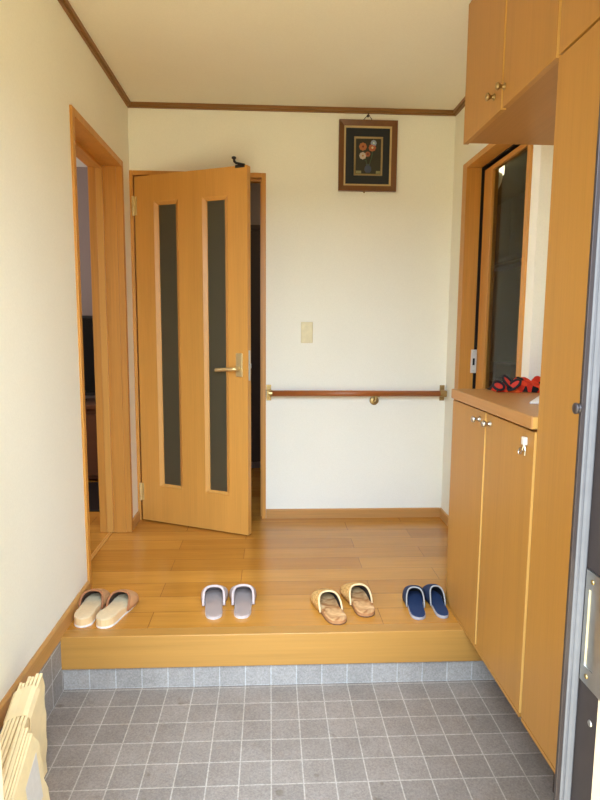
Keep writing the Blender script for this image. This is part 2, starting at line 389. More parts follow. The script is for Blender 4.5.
# dark corridor behind it
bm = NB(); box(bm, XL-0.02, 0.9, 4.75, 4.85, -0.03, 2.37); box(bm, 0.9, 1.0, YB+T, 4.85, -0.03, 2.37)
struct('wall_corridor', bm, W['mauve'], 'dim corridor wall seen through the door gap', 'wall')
bm = NB(); box(bm, XL-0.02, 0.9, YB+T, 4.85, 2.37, 2.42)
struct('ceiling_corridor', bm, W['ceil'], 'ceiling of the dark corridor behind the hinged door', 'ceiling')
bm = NB(); box(bm, XL-0.02, 0.9, YB+T, 4.85, -0.05, 0.0)
struct('floor_corridor', bm, W['planks'], 'floor of the dark corridor behind the hinged door', 'floor')
d4 = thing('door_4', (0.0, 4.74, 0), 'dark brown door at the end of the corridor, seen through the gap', 'door', None, 'structure')
bm = NB(); box(bm, -0.42, 0.42, 4.71, 4.75, 0.06, 1.88)
obj('door_panel', bm, W['dark'], d4, 0.004)
bm = NB(); box(bm, -0.46, -0.42, 4.70, 4.75, 0, 1.92); box(bm, 0.42, 0.46, 4.70, 4.75, 0, 1.92); box(bm, -0.42, 0.42, 4.70, 4.75, 1.88, 1.92)
obj('door_frame', bm, W['dark'], d4, 0.003)
bm = NB(); lathe(bm, [(0.012, 0), (0.012, 0.02), (0.022, 0.03), (0.026, 0.045), (0.018, 0.058), (0, 0.06)], (0.35, 4.71, 0.95), (0, -1, 0))
obj('door_knob', bm, W['brass'], d4, smooth=True)

# ------------------------------------------------------------------ the glazed hinged door, standing ajar
HX, HY = -0.751, 3.449
ANG = math.atan2(-0.42414, 0.905597)
DW, DZ0, DZ1, DT = 0.700, 0.008, 1.962, 0.036
d1 = thing('door_1', (HX, HY, 0), 'honey oak hinged door with two tall narrow dark glass panes, standing ajar', 'door', None, 'structure', ANG)
SL = [(0.127, 0.283), (0.434, 0.586)]; SZ = (0.222, 1.822)
bm = NB()
for a, b in ((0, SL[0][0]), (SL[0][1], SL[1][0]), (SL[1][1], DW)): box(bm, a, b, 0, DT, DZ0, DZ1)
for a, b in SL:
    box(bm, a, b, 0, DT, DZ0, SZ[0]); box(bm, a, b, 0, DT, SZ[1], DZ1)
bmesh.ops.remove_doubles(bm, verts=bm.verts, dist=1e-5)
obj('door_leaf', bm, W['door'], d1, local=True)
for a, b in SL:
    bm = NB(); w = 0.022; z0, z1 = SZ
    outer = [(a, z0), (b, z0), (b, z1), (a, z1)]; inner = [(a+w, z0+w*0.6), (b-w, z0+w*0.6), (b-w, z1-w*0.9), (a+w, z1-w*0.9)]
    for i in range(4):
        j = (i+1) % 4
        o1, o2, i1, i2 = outer[i], outer[j], inner[i], inner[j]
        P = [(o1, -0.004), (o2, -0.004), (i2, 0.010), (i1, 0.010), (o1, DT+0.004), (o2, DT+0.004), (i2, DT-0.010), (i1, DT-0.010)]
        v = [bm.verts.new((q[0], y, q[1])) for q, y in P]
        for f in ((0, 1, 2, 3), (4, 7, 6, 5), (0, 4, 5, 1), (3, 2, 6, 7), (0, 3, 7, 4), (1, 5, 6, 2)): bm.faces.new([v[k] for k in f])
    obj('glazing_bead', bm, W['bead'], d1, local=True)
    bm = NB(); box(bm, a+w-0.004, b-w+0.004, 0.015, 0.021, z0+0.008, z1-0.014)
    obj('glass_pane', bm, W['frost'], d1, local=True)
bm = NB(); prism(bm, [(0.632, 0.879), (0.672, 0.879), (0.672, 1.005), (0.632, 1.005)], -0.009, 0.0, 'Y')
hp = obj('handle_plate', bm, W['handle'], d1, 0.003, local=True)
bm = NB(); tube(bm, [(0.652, -0.004, 0.922), (0.652, -0.030, 0.922), (0.645, -0.042, 0.922), (0.625, -0.047, 0.921), (0.58, -0.048, 0.918), (0.530, -0.047, 0.914)], [0.011, 0.011, 0.011, 0.010, 0.0095, 0.009], 12)
obj('lever_handle', bm, W['handle'], d1, smooth=True, local=True)
bm = NB(); box(bm, DW-0.001, DW+0.0015, 0.008, 0.028, 0.86, 1.02); box(bm, DW, DW+0.008, 0.012, 0.024, 0.925, 0.95)
obj('latch_plate', bm, W['steel'], d1, local=True)
for z in (1.806, 0.177):
    bm = NB(); tube(bm, [(-0.006, -0.006, z-0.052), (-0.006, -0.006, z+0.052)], 0.0075, 10); box(bm, -0.006, 0.014, -0.0025, 0.0, z-0.05, z+0.05)
    for q in (-0.018, 0.018): tube(bm, [(-0.006, -0.006, z+q-0.001), (-0.006, -0.006, z+q+0.001)], 0.0085, 10)
    obj('hinge', bm, W['handle'], d1, local=True)
# black hook hung over the top of the door
c, s = math.cos(ANG), math.sin(ANG)
hk = thing('over_door_hook', (HX+c*0.645, HY+s*0.645, 1.962), 'small black hook clipped over the top edge of the hinged door', 'hook', rotz=ANG)
bm = NB(); box(bm, -0.012, 0.042, -0.004, 0.040, 0.000, 0.004); box(bm, -0.012, 0.042, -0.0045, -0.0005, -0.010, 0.004); box(bm, -0.012, 0.042, 0.0365, 0.0405, -0.03, 0.004)
obj('clip', bm, W['black'], hk, local=True)
bm = NB(); tube(bm, [(0.035, 0.01, 0.004), (0.012, 0.008, 0.010), (-0.012, 0.006, 0.017), (-0.022, 0.006, 0.026), (-0.024, 0.006, 0.040)], 0.0065, 10); lathe(bm, [(0.006, 0), (0.012, 0.004), (0.012, 0.011), (0.0, 0.016)], (-0.024, 0.006, 0.036), (0, 0, 1), 12)
obj('prong', bm, W['black'], hk, smooth=True, local=True)

# ------------------------------------------------------------------ wall fittings on the end wall
pf = thing('framed_flower_picture', (0.548, YB, 1.907), 'small framed flower picture with dark mat hung high on the end wall', 'picture')
def frame(bm, x0, x1, z0, z1, w, y0, y1, yin):
    for i in range(4):
        o = [(x0, z0), (x1, z0), (x1, z1), (x0, z1)]; n = [(x0+w, z0+w), (x1-w, z0+w), (x1-w, z1-w), (x0+w, z1-w)]
        j = (i+1) % 4
        P = [(o[i], y1), (o[j], y1), (n[j], yin), (n[i], yin), (o[i], y0), (o[j], y0), (n[j], y0), (n[i], y0)]
        v = [bm.verts.new((q[0], y, q[1])) for q, y in P]
        for f in ((0, 1, 2, 3), (4, 7, 6, 5), (0, 4, 5, 1), (3, 2, 6, 7), (0, 3, 7, 4), (1, 5, 6, 2)): bm.faces.new([v[k] for k in f])
W['pframe'] = mat_wood('picture_frame_wood', (112, 70, 34), 'Z', 0.2, 0.3)
W['pmat'] = mat_plain('dark_mat', (34, 38, 40), 0.8)
W['gilt'] = mat_plain('gilt_edge', (150, 128, 86), 0.4, 0.3)
W['linen'] = mat_plain('linen_slip', (190, 166, 116), 0.8)
W['pic'] = mat_plain('dark_olive_ground', (52, 50, 36), 0.7)
X0, X1, Z0, Z1 = 0.383, 0.7115, 1.910, 2.292
bm = NB(); frame(bm, X0, X1, Z0, Z1, 0.030, YB, YB-0.024, YB-0.014); obj('outer_frame', bm, W['pframe'], pf)
bm = NB(); frame(bm, X0+0.030, X1-0.030, Z0+0.030, Z1-0.030, 0.010, YB, YB-0.014, YB-0.011); obj('linen_slip', bm, W['linen'], pf)
bm = NB(); box(bm, X0+0.038, X1-0.038, YB-0.009, YB-0.001, Z0+0.038, Z1-0.038); obj('mat_board', bm, W['pmat'], pf)
IX0, IX1, IZ0, IZ1 = 0.470, 0.632, 1.996, 2.205
bm = NB(); frame(bm, IX0, IX1, IZ0, IZ1, 0.010, YB-0.009, YB-0.014, YB-0.011); obj('inner_frame', bm, W['gilt'], pf)
bm = NB(); box(bm, IX0+0.008, IX1-0.008, YB-0.0105, YB-0.008, IZ0+0.008, IZ1-0.008); panel = obj('picture_panel', bm, W['pic'], pf)
def flower(cx, cz, r, col, core, n=8):
    bm = NB()
    for k in range(n):
        a = 2*math.pi*k/n; 
        lathe(bm, [(0, -0.0005), (r*0.42, 0.0), (r*0.36, 0.002), (0, 0.003)], (cx+math.cos(a)*r*0.6, YB-0.0105, cz+math.sin(a)*r*0.6), (0, -1, 0), 9)
    f = obj('blossom', bm, mat_plain('petals', col, 0.7), pf)
    bm = NB(); lathe(bm, [(r*0.3, 0), (r*0.25, 0.003), (0, 0.0045)], (cx, YB-0.012, cz), (0, -1, 0), 10)
    obj('flower_heart', bm, mat_plain('flower_heart', core, 0.7), f)
flower(0.520, 2.152, 0.022, (178, 108, 62), (120, 50, 30))
flower(0.573, 2.147, 0.021, (176, 100, 66), (214, 200, 150))
flower(0.580, 2.172, 0.017, (140, 156, 176), (200, 225, 200))
flower(0.520, 2.103, 0.020, (190, 176, 160), (170, 130, 80))
flower(0.548, 2.112, 0.015, (160, 96, 66), (90, 40, 30))
bm = NB()
for x0, z0, x1, z1 in ((0.520, 2.14, 0.545, 2.05), (0.573, 2.13, 0.555, 2.05), (0.525, 2.09, 0.548, 2.05), (0.58, 2.15, 0.557, 2.05)):
    tube(bm, [(x0, YB-0.011, z0), ((x0+x1)/2+0.004, YB-0.011, (z0+z1)/2), (x1, YB-0.011, z1)], 0.0016, 6)
obj('flower_stems', bm, mat_plain('stem_green', (70, 86, 60), 0.7), pf)
bm = NB(); lathe(bm, [(0.012, 0), (0.020, 0.012), (0.019, 0.028), (0.010, 0.040), (0.013, 0.046), (0, 0.046)], (0.550, YB-0.011, 2.012), (0, 0, 1), 14)
for v in bm.verts: v.co.y = YB-0.0105 + (v.co.y-(YB-0.011))*0.12
obj('painted_vase', bm, mat_plain('slate_vase', (62, 72, 92), 0.5), pf)
bm = NB(); box(bm, 0.482, 0.512, YB-0.0118, YB-0.0105, 2.008, 2.022); obj('painted_ledge', bm, mat_plain('pale_olive', (140, 138, 96), 0.7), pf)
bm = NB(); box(bm, 0.596, 0.620, YB-0.0118, YB-0.0105, 2.008, 2.022); obj('painted_ledge', bm, mat_plain('pale_olive', (140, 138, 96), 0.7), pf)
bm = NB(); tube(bm, [(0.515, YB-0.006, 2.290), (0.548, YB-0.010, 2.326), (0.573, YB-0.006, 2.290)], 0.0022, 8)
obj('hanging_cord', bm, W['black'], pf)
bm = NB(); tube(bm, [(0.547, YB, 2.318), (0.547, YB-0.012, 2.320), (0.547, YB-0.018, 2.328)], 0.003, 8); lathe(bm, [(0.008, 0), (0.006, 0.003), (0, 0.004)], (0.547, YB, 2.320), (0, -1, 0), 10)
obj('wall_hook', bm, W['dark'], pf)
bm = NB(); lathe(bm, [(0.004, 0), (0.006, 0.004), (0.004, 0.010), (0, 0.012)], (0.531, YB-0.012, 1.911), (0, 0, -1), 10)
obj('frame_stud', bm, W['gilt'], pf)

ws = thing('blank_wall_plate', (0.214, YB, 1.113), 'small ivory blank wall plate on the end wall above the handrail', 'wall plate')
bm = NB(); box(bm, 0.1795, 0.2485, YB-0.007, YB, 1.053, 1.174); obj('plate', bm, W['ivory'], ws, 0.003)
bm = NB(); box(bm, 0.1885, 0.2395, YB-0.0085, YB-0.005, 1.066, 1.161); obj('insert', bm, W['ivory'], ws, 0.0015)

hr = thing('handrail', (0.50, YB, 0.764), 'brown wooden handrail with brass brackets along the end wall', 'handrail')
YR = YB-0.060
bm = NB(); tube(bm, [(-0.005, YR, 0.764), (1.015, YR, 0.764)], 0.0172, 20); obj('rail', bm, W['rail'], hr, smooth=True)
for x, sx in ((-0.010, 1), (1.020, -1)):
    bm = NB(); box(bm, x-0.011, x+0.017, YB-0.006, YB, 0.716, 0.808)
    for z in (0.730, 0.794): lathe(bm, [(0.005, 0), (0.004, 0.002), (0, 0.003)], (x+0.003, YB-0.006, z), (0, -1, 0), 8)
    br = obj('end_bracket', bm, W['brass'], hr, 0.002)
    bm = NB(); box(bm, x-0.008, x+0.012, YB-0.075, YB-0.004, 0.746, 0.782); tube(bm, [(x, YR, 0.764), (x+0.025*sx, YR, 0.764)], 0.0195, 16)
    obj('rail_socket', bm, W['brass'], br, 0.002)
bm = NB(); lathe(bm, [(0.027, 0), (0.027, 0.004), (0.022, 0.008), (0.010, 0.010), (0, 0.010)], (0.617, YB, 0.716), (0, -1, 0), 20)
tube(bm, [(0.617, YB-0.008, 0.716), (0.617, YB-0.045, 0.717), (0.617, YB-0.060, 0.728), (0.617, YB-0.060, 0.752)], 0.008, 10); box(bm, 0.597, 0.637, YR-0.012, YR+0.012, 0.744, 0.750)
obj('middle_bracket', bm, W['brass'], hr)

# ------------------------------------------------------------------ sliding glass door on the right, and the kitchen beyond
bm = NB(); box(bm, XR-0.010, XR+0.070, 3.203, 3.272, 0, 2.015); box(bm, XR-0.010, XR+0.070, 2.417, 2.450, 0, 2.015); box(bm, XR-0.010, XR+0.070, 2.450, 3.203, 1.985, 2.015)
box(bm, XR+0.110, XR+0.165, 3.203, 3.272, 0, 2.015); box(bm, XR+0.110, XR+0.165, 2.417, 2.450, 0, 2.015); box(bm, XR+0.110, XR+0.165, 2.450, 3.203, 1.985, 2.015)
struct('trim_11', bm, W['trim'], 'honey oak casing around the sliding glass door', 'door casing', 0.002)
bm = NB(); box(bm, XR+0.070, XR+0.110, 2.45, 3.203, 1.979, 1.993); box(bm, XR+0.070, XR+0.110, 3.200, 3.214, 0.0, 1.979)  # overhead track, then an upright black strip painting the shade of the jamb gap
struct('trim_12', bm, W['black'], 'black track over the sliding glass door, with a dark strip standing for its shaded gap', 'door track')
d2 = thing('door_2', (1.132, 2.75, 0), 'sliding door with one tall dark glass pane, behind the counter', 'sliding door', None, 'structure')
bm = NB(); SX0, SX1 = 1.118, 1.150
box(bm, SX0, SX1, 3.055, 3.166, 0.006, 1.962); box(bm, SX0, SX1, 2.400, 2.440, 0.006, 1.962); box(bm, SX0, SX1, 2.440, 3.055, 1.940, 1.962); box(bm, SX0, SX1, 2.440, 3.055, 0.006, 0.22)
obj('sash', bm, W['trim'], d2, 0.0015)
bm = NB(); box(bm, SX0+0.013, SX1-0.014, 2.435, 3.058, 0.215, 1.943); obj('glass_pane', bm, W['glass'], d2)
bm = NB(); box(bm, SX0+0.004, SX0+0.028, 3.166, 3.172, 0.88, 1.04); obj('lock_case', bm, W['steel'], d2, 0.001)
kp = thing('lock_strike', (1.113, 3.203, 0.965), 'white metal lock strike on the sliding door jamb', 'lock plate')
bm = NB(); box(bm, 1.098, 1.130, 3.199, 3.203, 0.902, 1.030); obj('plate', bm, W['white'], kp, 0.001)
bm = NB(); box(bm, 1.108, 1.119, 3.1965, 3.2005, 0.945, 0.982); obj('strike_slot', bm, W['black'], kp)
for z in (1.018, 0.914):
    bm = NB(); lathe(bm, [(0.004, 0), (0, 0.002)], (1.1135, 3.199, z), (0, -1, 0), 8); obj('screw', bm, W['steel'], kp)

bm = NB(); box(bm, 2.55, 2.65, 1.6, 7.0, -0.03, 2.33); box(bm, XR+T, 2.55, 7.0, 7.1, -0.03, 2.33); box(bm, 1.30, 2.55, 1.6, 1.7, -0.03, 2.33); box(bm, XR+T, XR+T+0.03, 3.6, 7.0, -0.03, 2.33)
struct('wall_kitchen', bm, W['kit'], 'dim kitchen wall seen through the sliding glass door', 'wall')
bm = NB(); box(bm, XR+T, 2.6, 1.6, 7.1, 2.33, 2.40)
struct('ceiling_kitchen', bm, W['kitceil'], 'dim kitchen ceiling seen through the sliding glass door', 'ceiling')
bm = NB(); box(bm, XR+T, 2.6, 1.6, 7.1, -0.05, 0.0)
struct('floor_kitchen', bm, W['planks'], 'kitchen floor beyond the sliding glass door', 'floor')
kc = thing('kitchen_wall_cupboard', (2.37, 5.5, 1.80), 'brown kitchen wall cupboard seen through the sliding glass pane', 'cupboard')
bm = NB(); box(bm, 2.222, 2.55, 4.4, 6.6, 1.80, 2.328); obj('cupboard_body', bm, W['kitc'], kc, 0.003)
for k in range(4):
    y0 = 4.405+k*0.55
    bm = NB(); box(bm, 2.202, 2.222, y0, y0+0.544, 1.805, 2.324); dk = obj('cupboard_door', bm, W['kitc'], kc, 0.002)
    bm = NB(); yk = y0+(0.44 if k % 2 == 0 else 0.10); tube(bm, [(2.202, yk-0.05, 1.835), (2.175, yk-0.05, 1.835), (2.175, yk+0.05, 1.835), (2.202, yk+0.05, 1.835)], 0.005, 8); obj('pull_handle', bm, W['steel'], dk)
bm = NB(); box(bm, 2.36, 2.55, 4.4, 6.6, 1.77, 1.80); obj('light_rail', bm, W['white'], kc)
lp = thing('kitchen_ceiling_lamp', (1.50, 4.45, 2.33), 'glowing kitchen ceiling lamp seen through the sliding glass pane', 'lamp')
bm = NB(); lathe(bm, [(0.195, 0.085), (0.19, 0.13), (0.165, 0.19), (0.12, 0.225), (0, 0.235)], (1.50, 4.45, 2.33), (0, 0, -1), 40); obj('lamp_shade', bm, mat_emit('lamp_shade_glow', (150, 140, 104), 0.35), lp, smooth=True)
bm = NB(); lathe(bm, [(0.10, 0.0), (0.20, 0.004), (0.205, 0.02), (0.205, 0.075), (0.195, 0.0845), (0.0, 0.0845)], (1.50, 4.45, 2.33), (0, 0, -1), 40); obj('light_ring', bm, mat_emit('lamp_ring_glow', (255, 246, 214), 2.2), lp, smooth=True)
def paper_sheet(y0, y1, z0, z1, label):
    bm = NB(); n = 8
    for i in range(n):
        pass
    box(bm, 2.546, 2.5495, y0, y1, z0, z1)
    tag(obj('pinned_paper', bm, W['white'], None), label, 'paper', 'papers on the kitchen wall')
paper_sheet(5.72, 6.02, 1.10, 1.33, 'upper paper pinned on the kitchen wall, seen through the glass')
paper_sheet(5.66, 6.02, 0.78, 1.04, 'lower paper pinned on the kitchen wall, seen through the glass')
ks = thing('kitchen_sideboard', (2.34, 5.7, 0), 'dark low kitchen sideboard under the papers, behind the glass', 'sideboard')
bm = NB(); box(bm, 2.12, 2.54, 5.0, 6.6, 0.0, 0.62); obj('body', bm, W['dark'], ks, 0.004)
bm = NB(); box(bm, 2.10, 2.54, 4.98, 6.62, 0.62, 0.65); obj('sideboard_top', bm, W['dark'], ks, 0.003)
mo = thing('dark_appliance', (2.34, 5.55, 0.65), 'dark boxy appliance on the kitchen sideboard behind the glass', 'appliance')
bm = NB(); box(bm, 2.18, 2.50, 5.28, 5.72, 0.65, 0.82); obj('case', bm, W['black'], mo, 0.01)
bm = NB(); box(bm, 2.174, 2.182, 5.30, 5.60, 0.67, 0.80); obj('front_window', bm, W['glass'], mo)

# ------------------------------------------------------------------ cabinets on the right
DTK = 0.019; GAP = 0.016; XA = 1.172
def cab_door(parent, y0, y1, z0, z1):
    bm = NB(); box(bm, XC, XC+DTK, y0, y1, z0, z1)
    d = obj('door', bm, W['cab'], parent, 0.0012)
    bm = NB(); box(bm, XC+0.001, XC+DTK-0.001, y0-0.0012, y0+0.0002, z0, z1)  # thin strip whose pale colour imitates the lit door edge
    obj('lit_edge_strip', bm, W['edge'], d)['label'] = 'edge strip painted paler as if daylit'
    return d
def knob(parent, y, z, m='brass'):
    bm = NB(); lathe(bm, [(0.011, 0), (0.011, 0.002), (0.006, 0.004), (0.0055, 0.014), (0.010, 0.018), (0.0125, 0.022), (0.0115, 0.027), (0.006, 0.030), (0, 0.0305)], (XC, y, z), (-1, 0, 0), 16)
    return obj('knob', bm, W[m], parent, smooth=True)
sc = thing('shoe_cabinet', (0.95, 1.97, 0.0), 'low oak shoe cabinet with two doors under the counter', 'cabinet')
bm = NB(); box(bm, XC+DTK+0.001, XA, YT+GAP, YC-0.002, 0.0, 0.866); box(bm, XC+0.001, XC+DTK+0.001, YT+GAP, YC-0.002, 0.0, 0.012); obj('cabinet_body', bm, W['cab'], sc, 0.001)
Y1 = 1.968
for y0, y1, ky in ((Y1+GAP, YC, Y1+GAP+0.05), (YT+GAP, Y1, Y1-0.035)):
    d = cab_door(sc, y0, y1, 0.015, 0.860); knob(d, ky, 0.829, 'steel')
bm = NB(); box(bm, XC-0.012, XC, 1.640, 1.658, 0.815, 0.838); ct = obj('hook_catch', bm, W['white'], sc, 0.002); ct['label'] = 'white plastic hook'
bm = NB(); tube(bm, [(XC-0.007, 1.649, 0.815), (XC-0.009, 1.652, 0.800), (XC-0.010, 1.662, 0.788), (XC-0.010, 1.672, 0.784), (XC-0.010, 1.676, 0.792), (XC-0.009, 1.668, 0.802)], 0.0022, 8)
tube(bm, [(XC-0.006, 1.649, 0.82), (XC-0.006, 1.640, 0.80), (XC-0.006, 1.643, 0.785)], 0.002, 8); obj('wire_hook', bm, W['steel'], ct)
ctp = thing('counter_top', (0.95, 1.97, 0.866), 'thick oak counter top on the shoe cabinet', 'counter top')
bm = NB(); box(bm, XC-0.010, XA, YT+GAP, YC-0.002, 0.867, 0.905); sl = obj('slab', bm, W['cab_y'], ctp, 0.004)
bm = NB(); box(bm, XC-0.006, XA-0.01, YT+GAP-0.0012, YT+GAP, 0.870, 0.902); obj('lit_edge_strip', bm, W['edge'], sl)['label'] = 'edge strip painted paler as if daylit'
oc = thing('overhead_cabinet', (0.95, 1.97, 1.845), 'oak overhead cabinet with two doors above the counter', 'cabinet')
bm = NB(); box(bm, XC+DTK+0.001, XA, YT+GAP, YC, 1.850, ZC); obj('cabinet_body', bm, W['cab_in'], oc, 0.001)
Y2 = 1.958
for y0, y1, ky in ((Y2+GAP, YC, Y2+GAP+0.06), (YT+GAP, Y2, Y2-0.005+0.0-0.012+0.005)):
    d = cab_door(oc, y0, y1, 1.845, ZC-0.012); knob(d, ky, 1.905)
YN = 0.985
tc = thing('tall_cabinet', (0.95, 1.28, ZD), 'tall oak cabinet beside the entrance door', 'cabinet')
bm = NB(); box(bm, XC+DTK+0.001, XA, YN, YT+GAP-0.002, 0.0, ZC); box(bm, XC+0.001, XC+DTK+0.001, YN, YT, 0.0, 0.012); obj('cabinet_body', bm, W['cab'], tc, 0.001)
cab_door(tc, YN, YT, 0.015, 1.838); cab_door(tc, YN, YT, 1.845, ZC-0.012)
bm = NB(); box(bm, XC+0.10, XA, YN+0.02, YT-0.02, ZD, 0.0); obj('plinth', bm, W['dark'], tc)

# things on the counter
W['cloth'] = mat_bands('red_black_print', [(0.0, (196, 48, 28)), (0.30, (28, 24, 26)), (0.52, (214, 64, 34)), (0.72, (40, 34, 36)), (0.86, (222, 92, 40))], 36, 0.8, kind='voronoi')
cl = thing('folded_cloth_bag', (0.99, 2.24, 0.905), 'crumpled red and black patterned cloth bag on the counter', 'bag')
bm = NB(); nx, ny = 44, 18; L0, L1, B0, B1 = 0.868, 1.165, 2.205, 2.325
def ht(u, v):
    e = (1-abs(2*u-1)**3)**0.35 * (1-abs(2*v-1)**2.4)**0.6
    return 0.003 + e*(0.032+0.008*u + 0.012*math.sin(u*17+v*4) + 0.009*math.sin(v*11-u*9) + 0.006*math.sin(u*31+v*13))
g = [[bm.verts.new((L0+(L1-L0)*i/nx, B0+(B1-B0)*j/ny + 0.010*math.sin(i*0.5), 0.905+max(0.002, ht(i/nx, j/ny)))) for j in range(ny+1)] for i in range(nx+1)]
for i in range(nx):
    for j in range(ny): bm.faces.new((g[i][j], g[i+1][j], g[i+1][j+1], g[i][j+1]))
ring = [g[i][0] for i in range(nx+1)] + [g[nx][j] for j in range(1, ny+1)] + [g[i][ny] for i in range(nx-1, -1, -1)] + [g[0][j] for j in range(ny-1, 0, -1)]
low = [bm.verts.new((v.co.x, v.co.y, 0.9055)) for v in ring]
for i in range(len(ring)): bm.faces.new((ring[i], low[i], low[(i+1) % len(ring)], ring[(i+1) % len(ring)]))
bm.faces.new(low)
obj('bag_body', bm, W['cloth'], cl, smooth=True)
def strap(pts, w, name='strap'):
    bm = NB(); rows = []
    P = [Vector(p) for p in pts]
    for i, p in enumerate(P):
        rows.append([bm.verts.new(p + Vector((0, dy, dz))) for dy, dz in ((-w/2, 0), (w/2, 0.004), (w/2, 0.008), (-w/2, 0.004))])
    for a, b in zip(rows, rows[1:]):
        for k in range(4): bm.faces.new((a[k], a[(k+1) % 4], b[(k+1) % 4], b[k]))
    bm.faces.new(rows[0]); bm.faces.new(rows[-1][::-1])
    return obj(name, bm, W['strapred'], cl, 0.0015)
W['strapred'] = mat_plain('red_webbing', (200, 52, 34), 0.8)
W['strapblk'] = mat_plain('black_piping', (26, 22, 24), 0.8)
def loop(cx, cz, rx, rz, y, tilt):
    pts = []
    for a in np.linspace(0, 2*math.pi, 25):
        x = rx*math.cos(a); z = rz*math.sin(a)
        pts.append((cx+x*math.cos(tilt)-z*math.sin(tilt), y+0.01*math.sin(a), cz+x*math.sin(tilt)+z*math.cos(tilt)))
    bm = NB(); vs = [bm.verts.new(p) for p in pts[:-1]]; bk = [bm.verts.new((p[0], p[1]+0.010, p[2])) for p in pts[:-1]]
    bm.faces.new(vs); bm.faces.new(bk[::-1])
    for i in range(24): bm.faces.new((vs[i], bk[i], bk[(i+1) % 24], vs[(i+1) % 24]))
    f = obj('flap', bm, W['strapred'], cl)
    bm = NB(); tube(bm, pts, 0.0048, 8, False); obj('flap_piping', bm, W['strapblk'], f, smooth=True)
loop(0.866, 0.931, 0.022, 0.014, 2.200, -0.2)
loop(0.900, 0.946, 0.030, 0.012, 2.195, -0.8)
loop(0.922, 0.936, 0.028, 0.010, 2.190, 0.70)
pw = thing('white_paper_scrap', (0.90, 1.90, 0.905), 'white folded paper lying on the counter beside the tall cabinet', 'paper')
bm = NB(); n = 10
pts = [(0.842, 1.872), (0.905, 1.945), (0.99, 1.96), (1.02, 1.86), (0.93, 1.80)]
top = [bm.verts.new((x, y, 0.911+h)) for (x, y), h in zip(pts, (0.0, 0.012, 0.03, 0.028, 0.010))]; cc = bm.verts.new((0.94, 1.91, 0.947)); bot = [bm.verts.new((x, y, 0.9055)) for x, y in pts]
for i in range(5):
    j = (i+1) % 5
    bm.faces.new((top[i], top[j], cc)); bm.faces.new((bot[i], bot[j], top[j], top[i]))
bm.faces.new(bot[::-1])
obj('folded_sheet', bm, W['white'], pw, 0.002)

# ------------------------------------------------------------------ entrance door frame at the right edge
ef = thing('entrance_door_frame', (0.53, 0.93, ZD), 'dark bronze entrance door frame with grey gasket at the right edge', 'door frame', None, 'structure')
bm = NB(); ZT = 1.95
box(bm, 0.513, 0.5205, 0.945, 0.9525, ZD, ZT); box(bm, 0.5205, 0.60, 0.952, 0.962, ZD, ZT); box(bm, 0.5425, 0.60, 0.84, 0.952, ZD, ZT)
obj('jamb', bm, W['bronze'], ef, 0.0008)
bm = NB(); prism(bm, [(0.5208, 0.9525), (0.5208, 0.9465), (0.5235, 0.9445), (0.5275, 0.9455), (0.5300, 0.9475), (0.5340, 0.9452), (0.5395, 0.9450), (0.5424, 0.9475), (0.5424, 0.9525)], ZD, ZT, 'Z')
obj('gasket', bm, W['gasket'], ef)
bm = NB()
box(bm, 0.5395, 0.5425, 0.845, 0.9415, 0.545, 0.5752); box(bm, 0.5395, 0.5425, 0.845, 0.9415, 0.712, 0.744); box(bm, 0.5395, 0.5425, 0.9305, 0.9415, 0.5752, 0.712); box(bm, 0.5395, 0.5425, 0.845, 0.905, 0.5752, 0.712)
sp = obj('strike_plate', bm, W['steel'], ef)
bm = NB(); box(bm, 0.5415, 0.5428, 0.905, 0.9305, 0.5752, 0.712); obj('strike_recess', bm, W['steel'], sp)
for z in (0.560, 0.728):
    bm = NB(); lathe(bm, [(0.0045, 0), (0.004, 0.0012), (0, 0.0018)], (0.5395, 0.922, z), (-1, 0, 0), 12); obj('screw', bm, W['brass'], sp)
bm = NB(); lathe(bm, [(0.006, 0), (0.005, 0.0015), (0, 0.002)], (0.5425, 0.905, 0.485), (-1, 0, 0), 12); obj('frame_screw', bm, W['steel'], ef)
bm = NB(); lathe(bm, [(0.0085, 0), (0.0085, 0.002), (0.0065, 0.003), (0.0065, 0.004), (0.0095, 0.005), (0.0095, 0.008), (0.006, 0.0095), (0, 0.0095)], (0.513, 0.951, 1.018), (-1, 0, 0), 16); obj('guard_stud', bm, W['bronze'], ef, smooth=True)
bm = NB(); box(bm, 0.5415, 0.60, 0.70, 0.884, ZD-0.02, ZT)
struct('trim_13', bm, W['beige'], 'pale beige outer reveal of the front doorway', 'trim')

# ------------------------------------------------------------------ television corner in the side room
tv = thing('television', (-1.62, 4.42, 0.575), 'black flat television on the brown board in the side room', 'television')
bm = NB(); box(bm, -2.12, -1.12, 4.42, 4.46, 0.63, 1.215); cs = obj('casing', bm, W['black'], tv, 0.006)
bm = NB(); box(bm, -2.10, -1.14, 4.416, 4.421, 0.655, 1.195); obj('screen', bm, mat_plain('dark_screen', (10, 14, 12), 0.12), tv)
bm = NB(); box(bm, -1.85, -1.39, 4.36, 4.56, 0.577, 0.590); box(bm, -1.68, -1.56, 4.43, 4.47, 0.585, 0.66); obj('stand', bm, W['black'], tv, 0.004)
tb = thing('television_board', (-1.62, 4.5, 0), 'brown wooden low board under the television in the side room', 'television board')
W['redwood'] = mat_wood('reddish_board', (100, 62, 38), 'X', 0.15, 0.35)
bm = NB(); box(bm, -2.3, -1.0, 4.30, 4.72, 0.545, 0.576); obj('board_top', bm, W['redwood'], tb, 0.004)
bm = NB(); box(bm, -2.28, -1.02, 4.34, 4.70, 0.02, 0.545); obj('board_body', bm, W['redwood'], tb, 0.003)
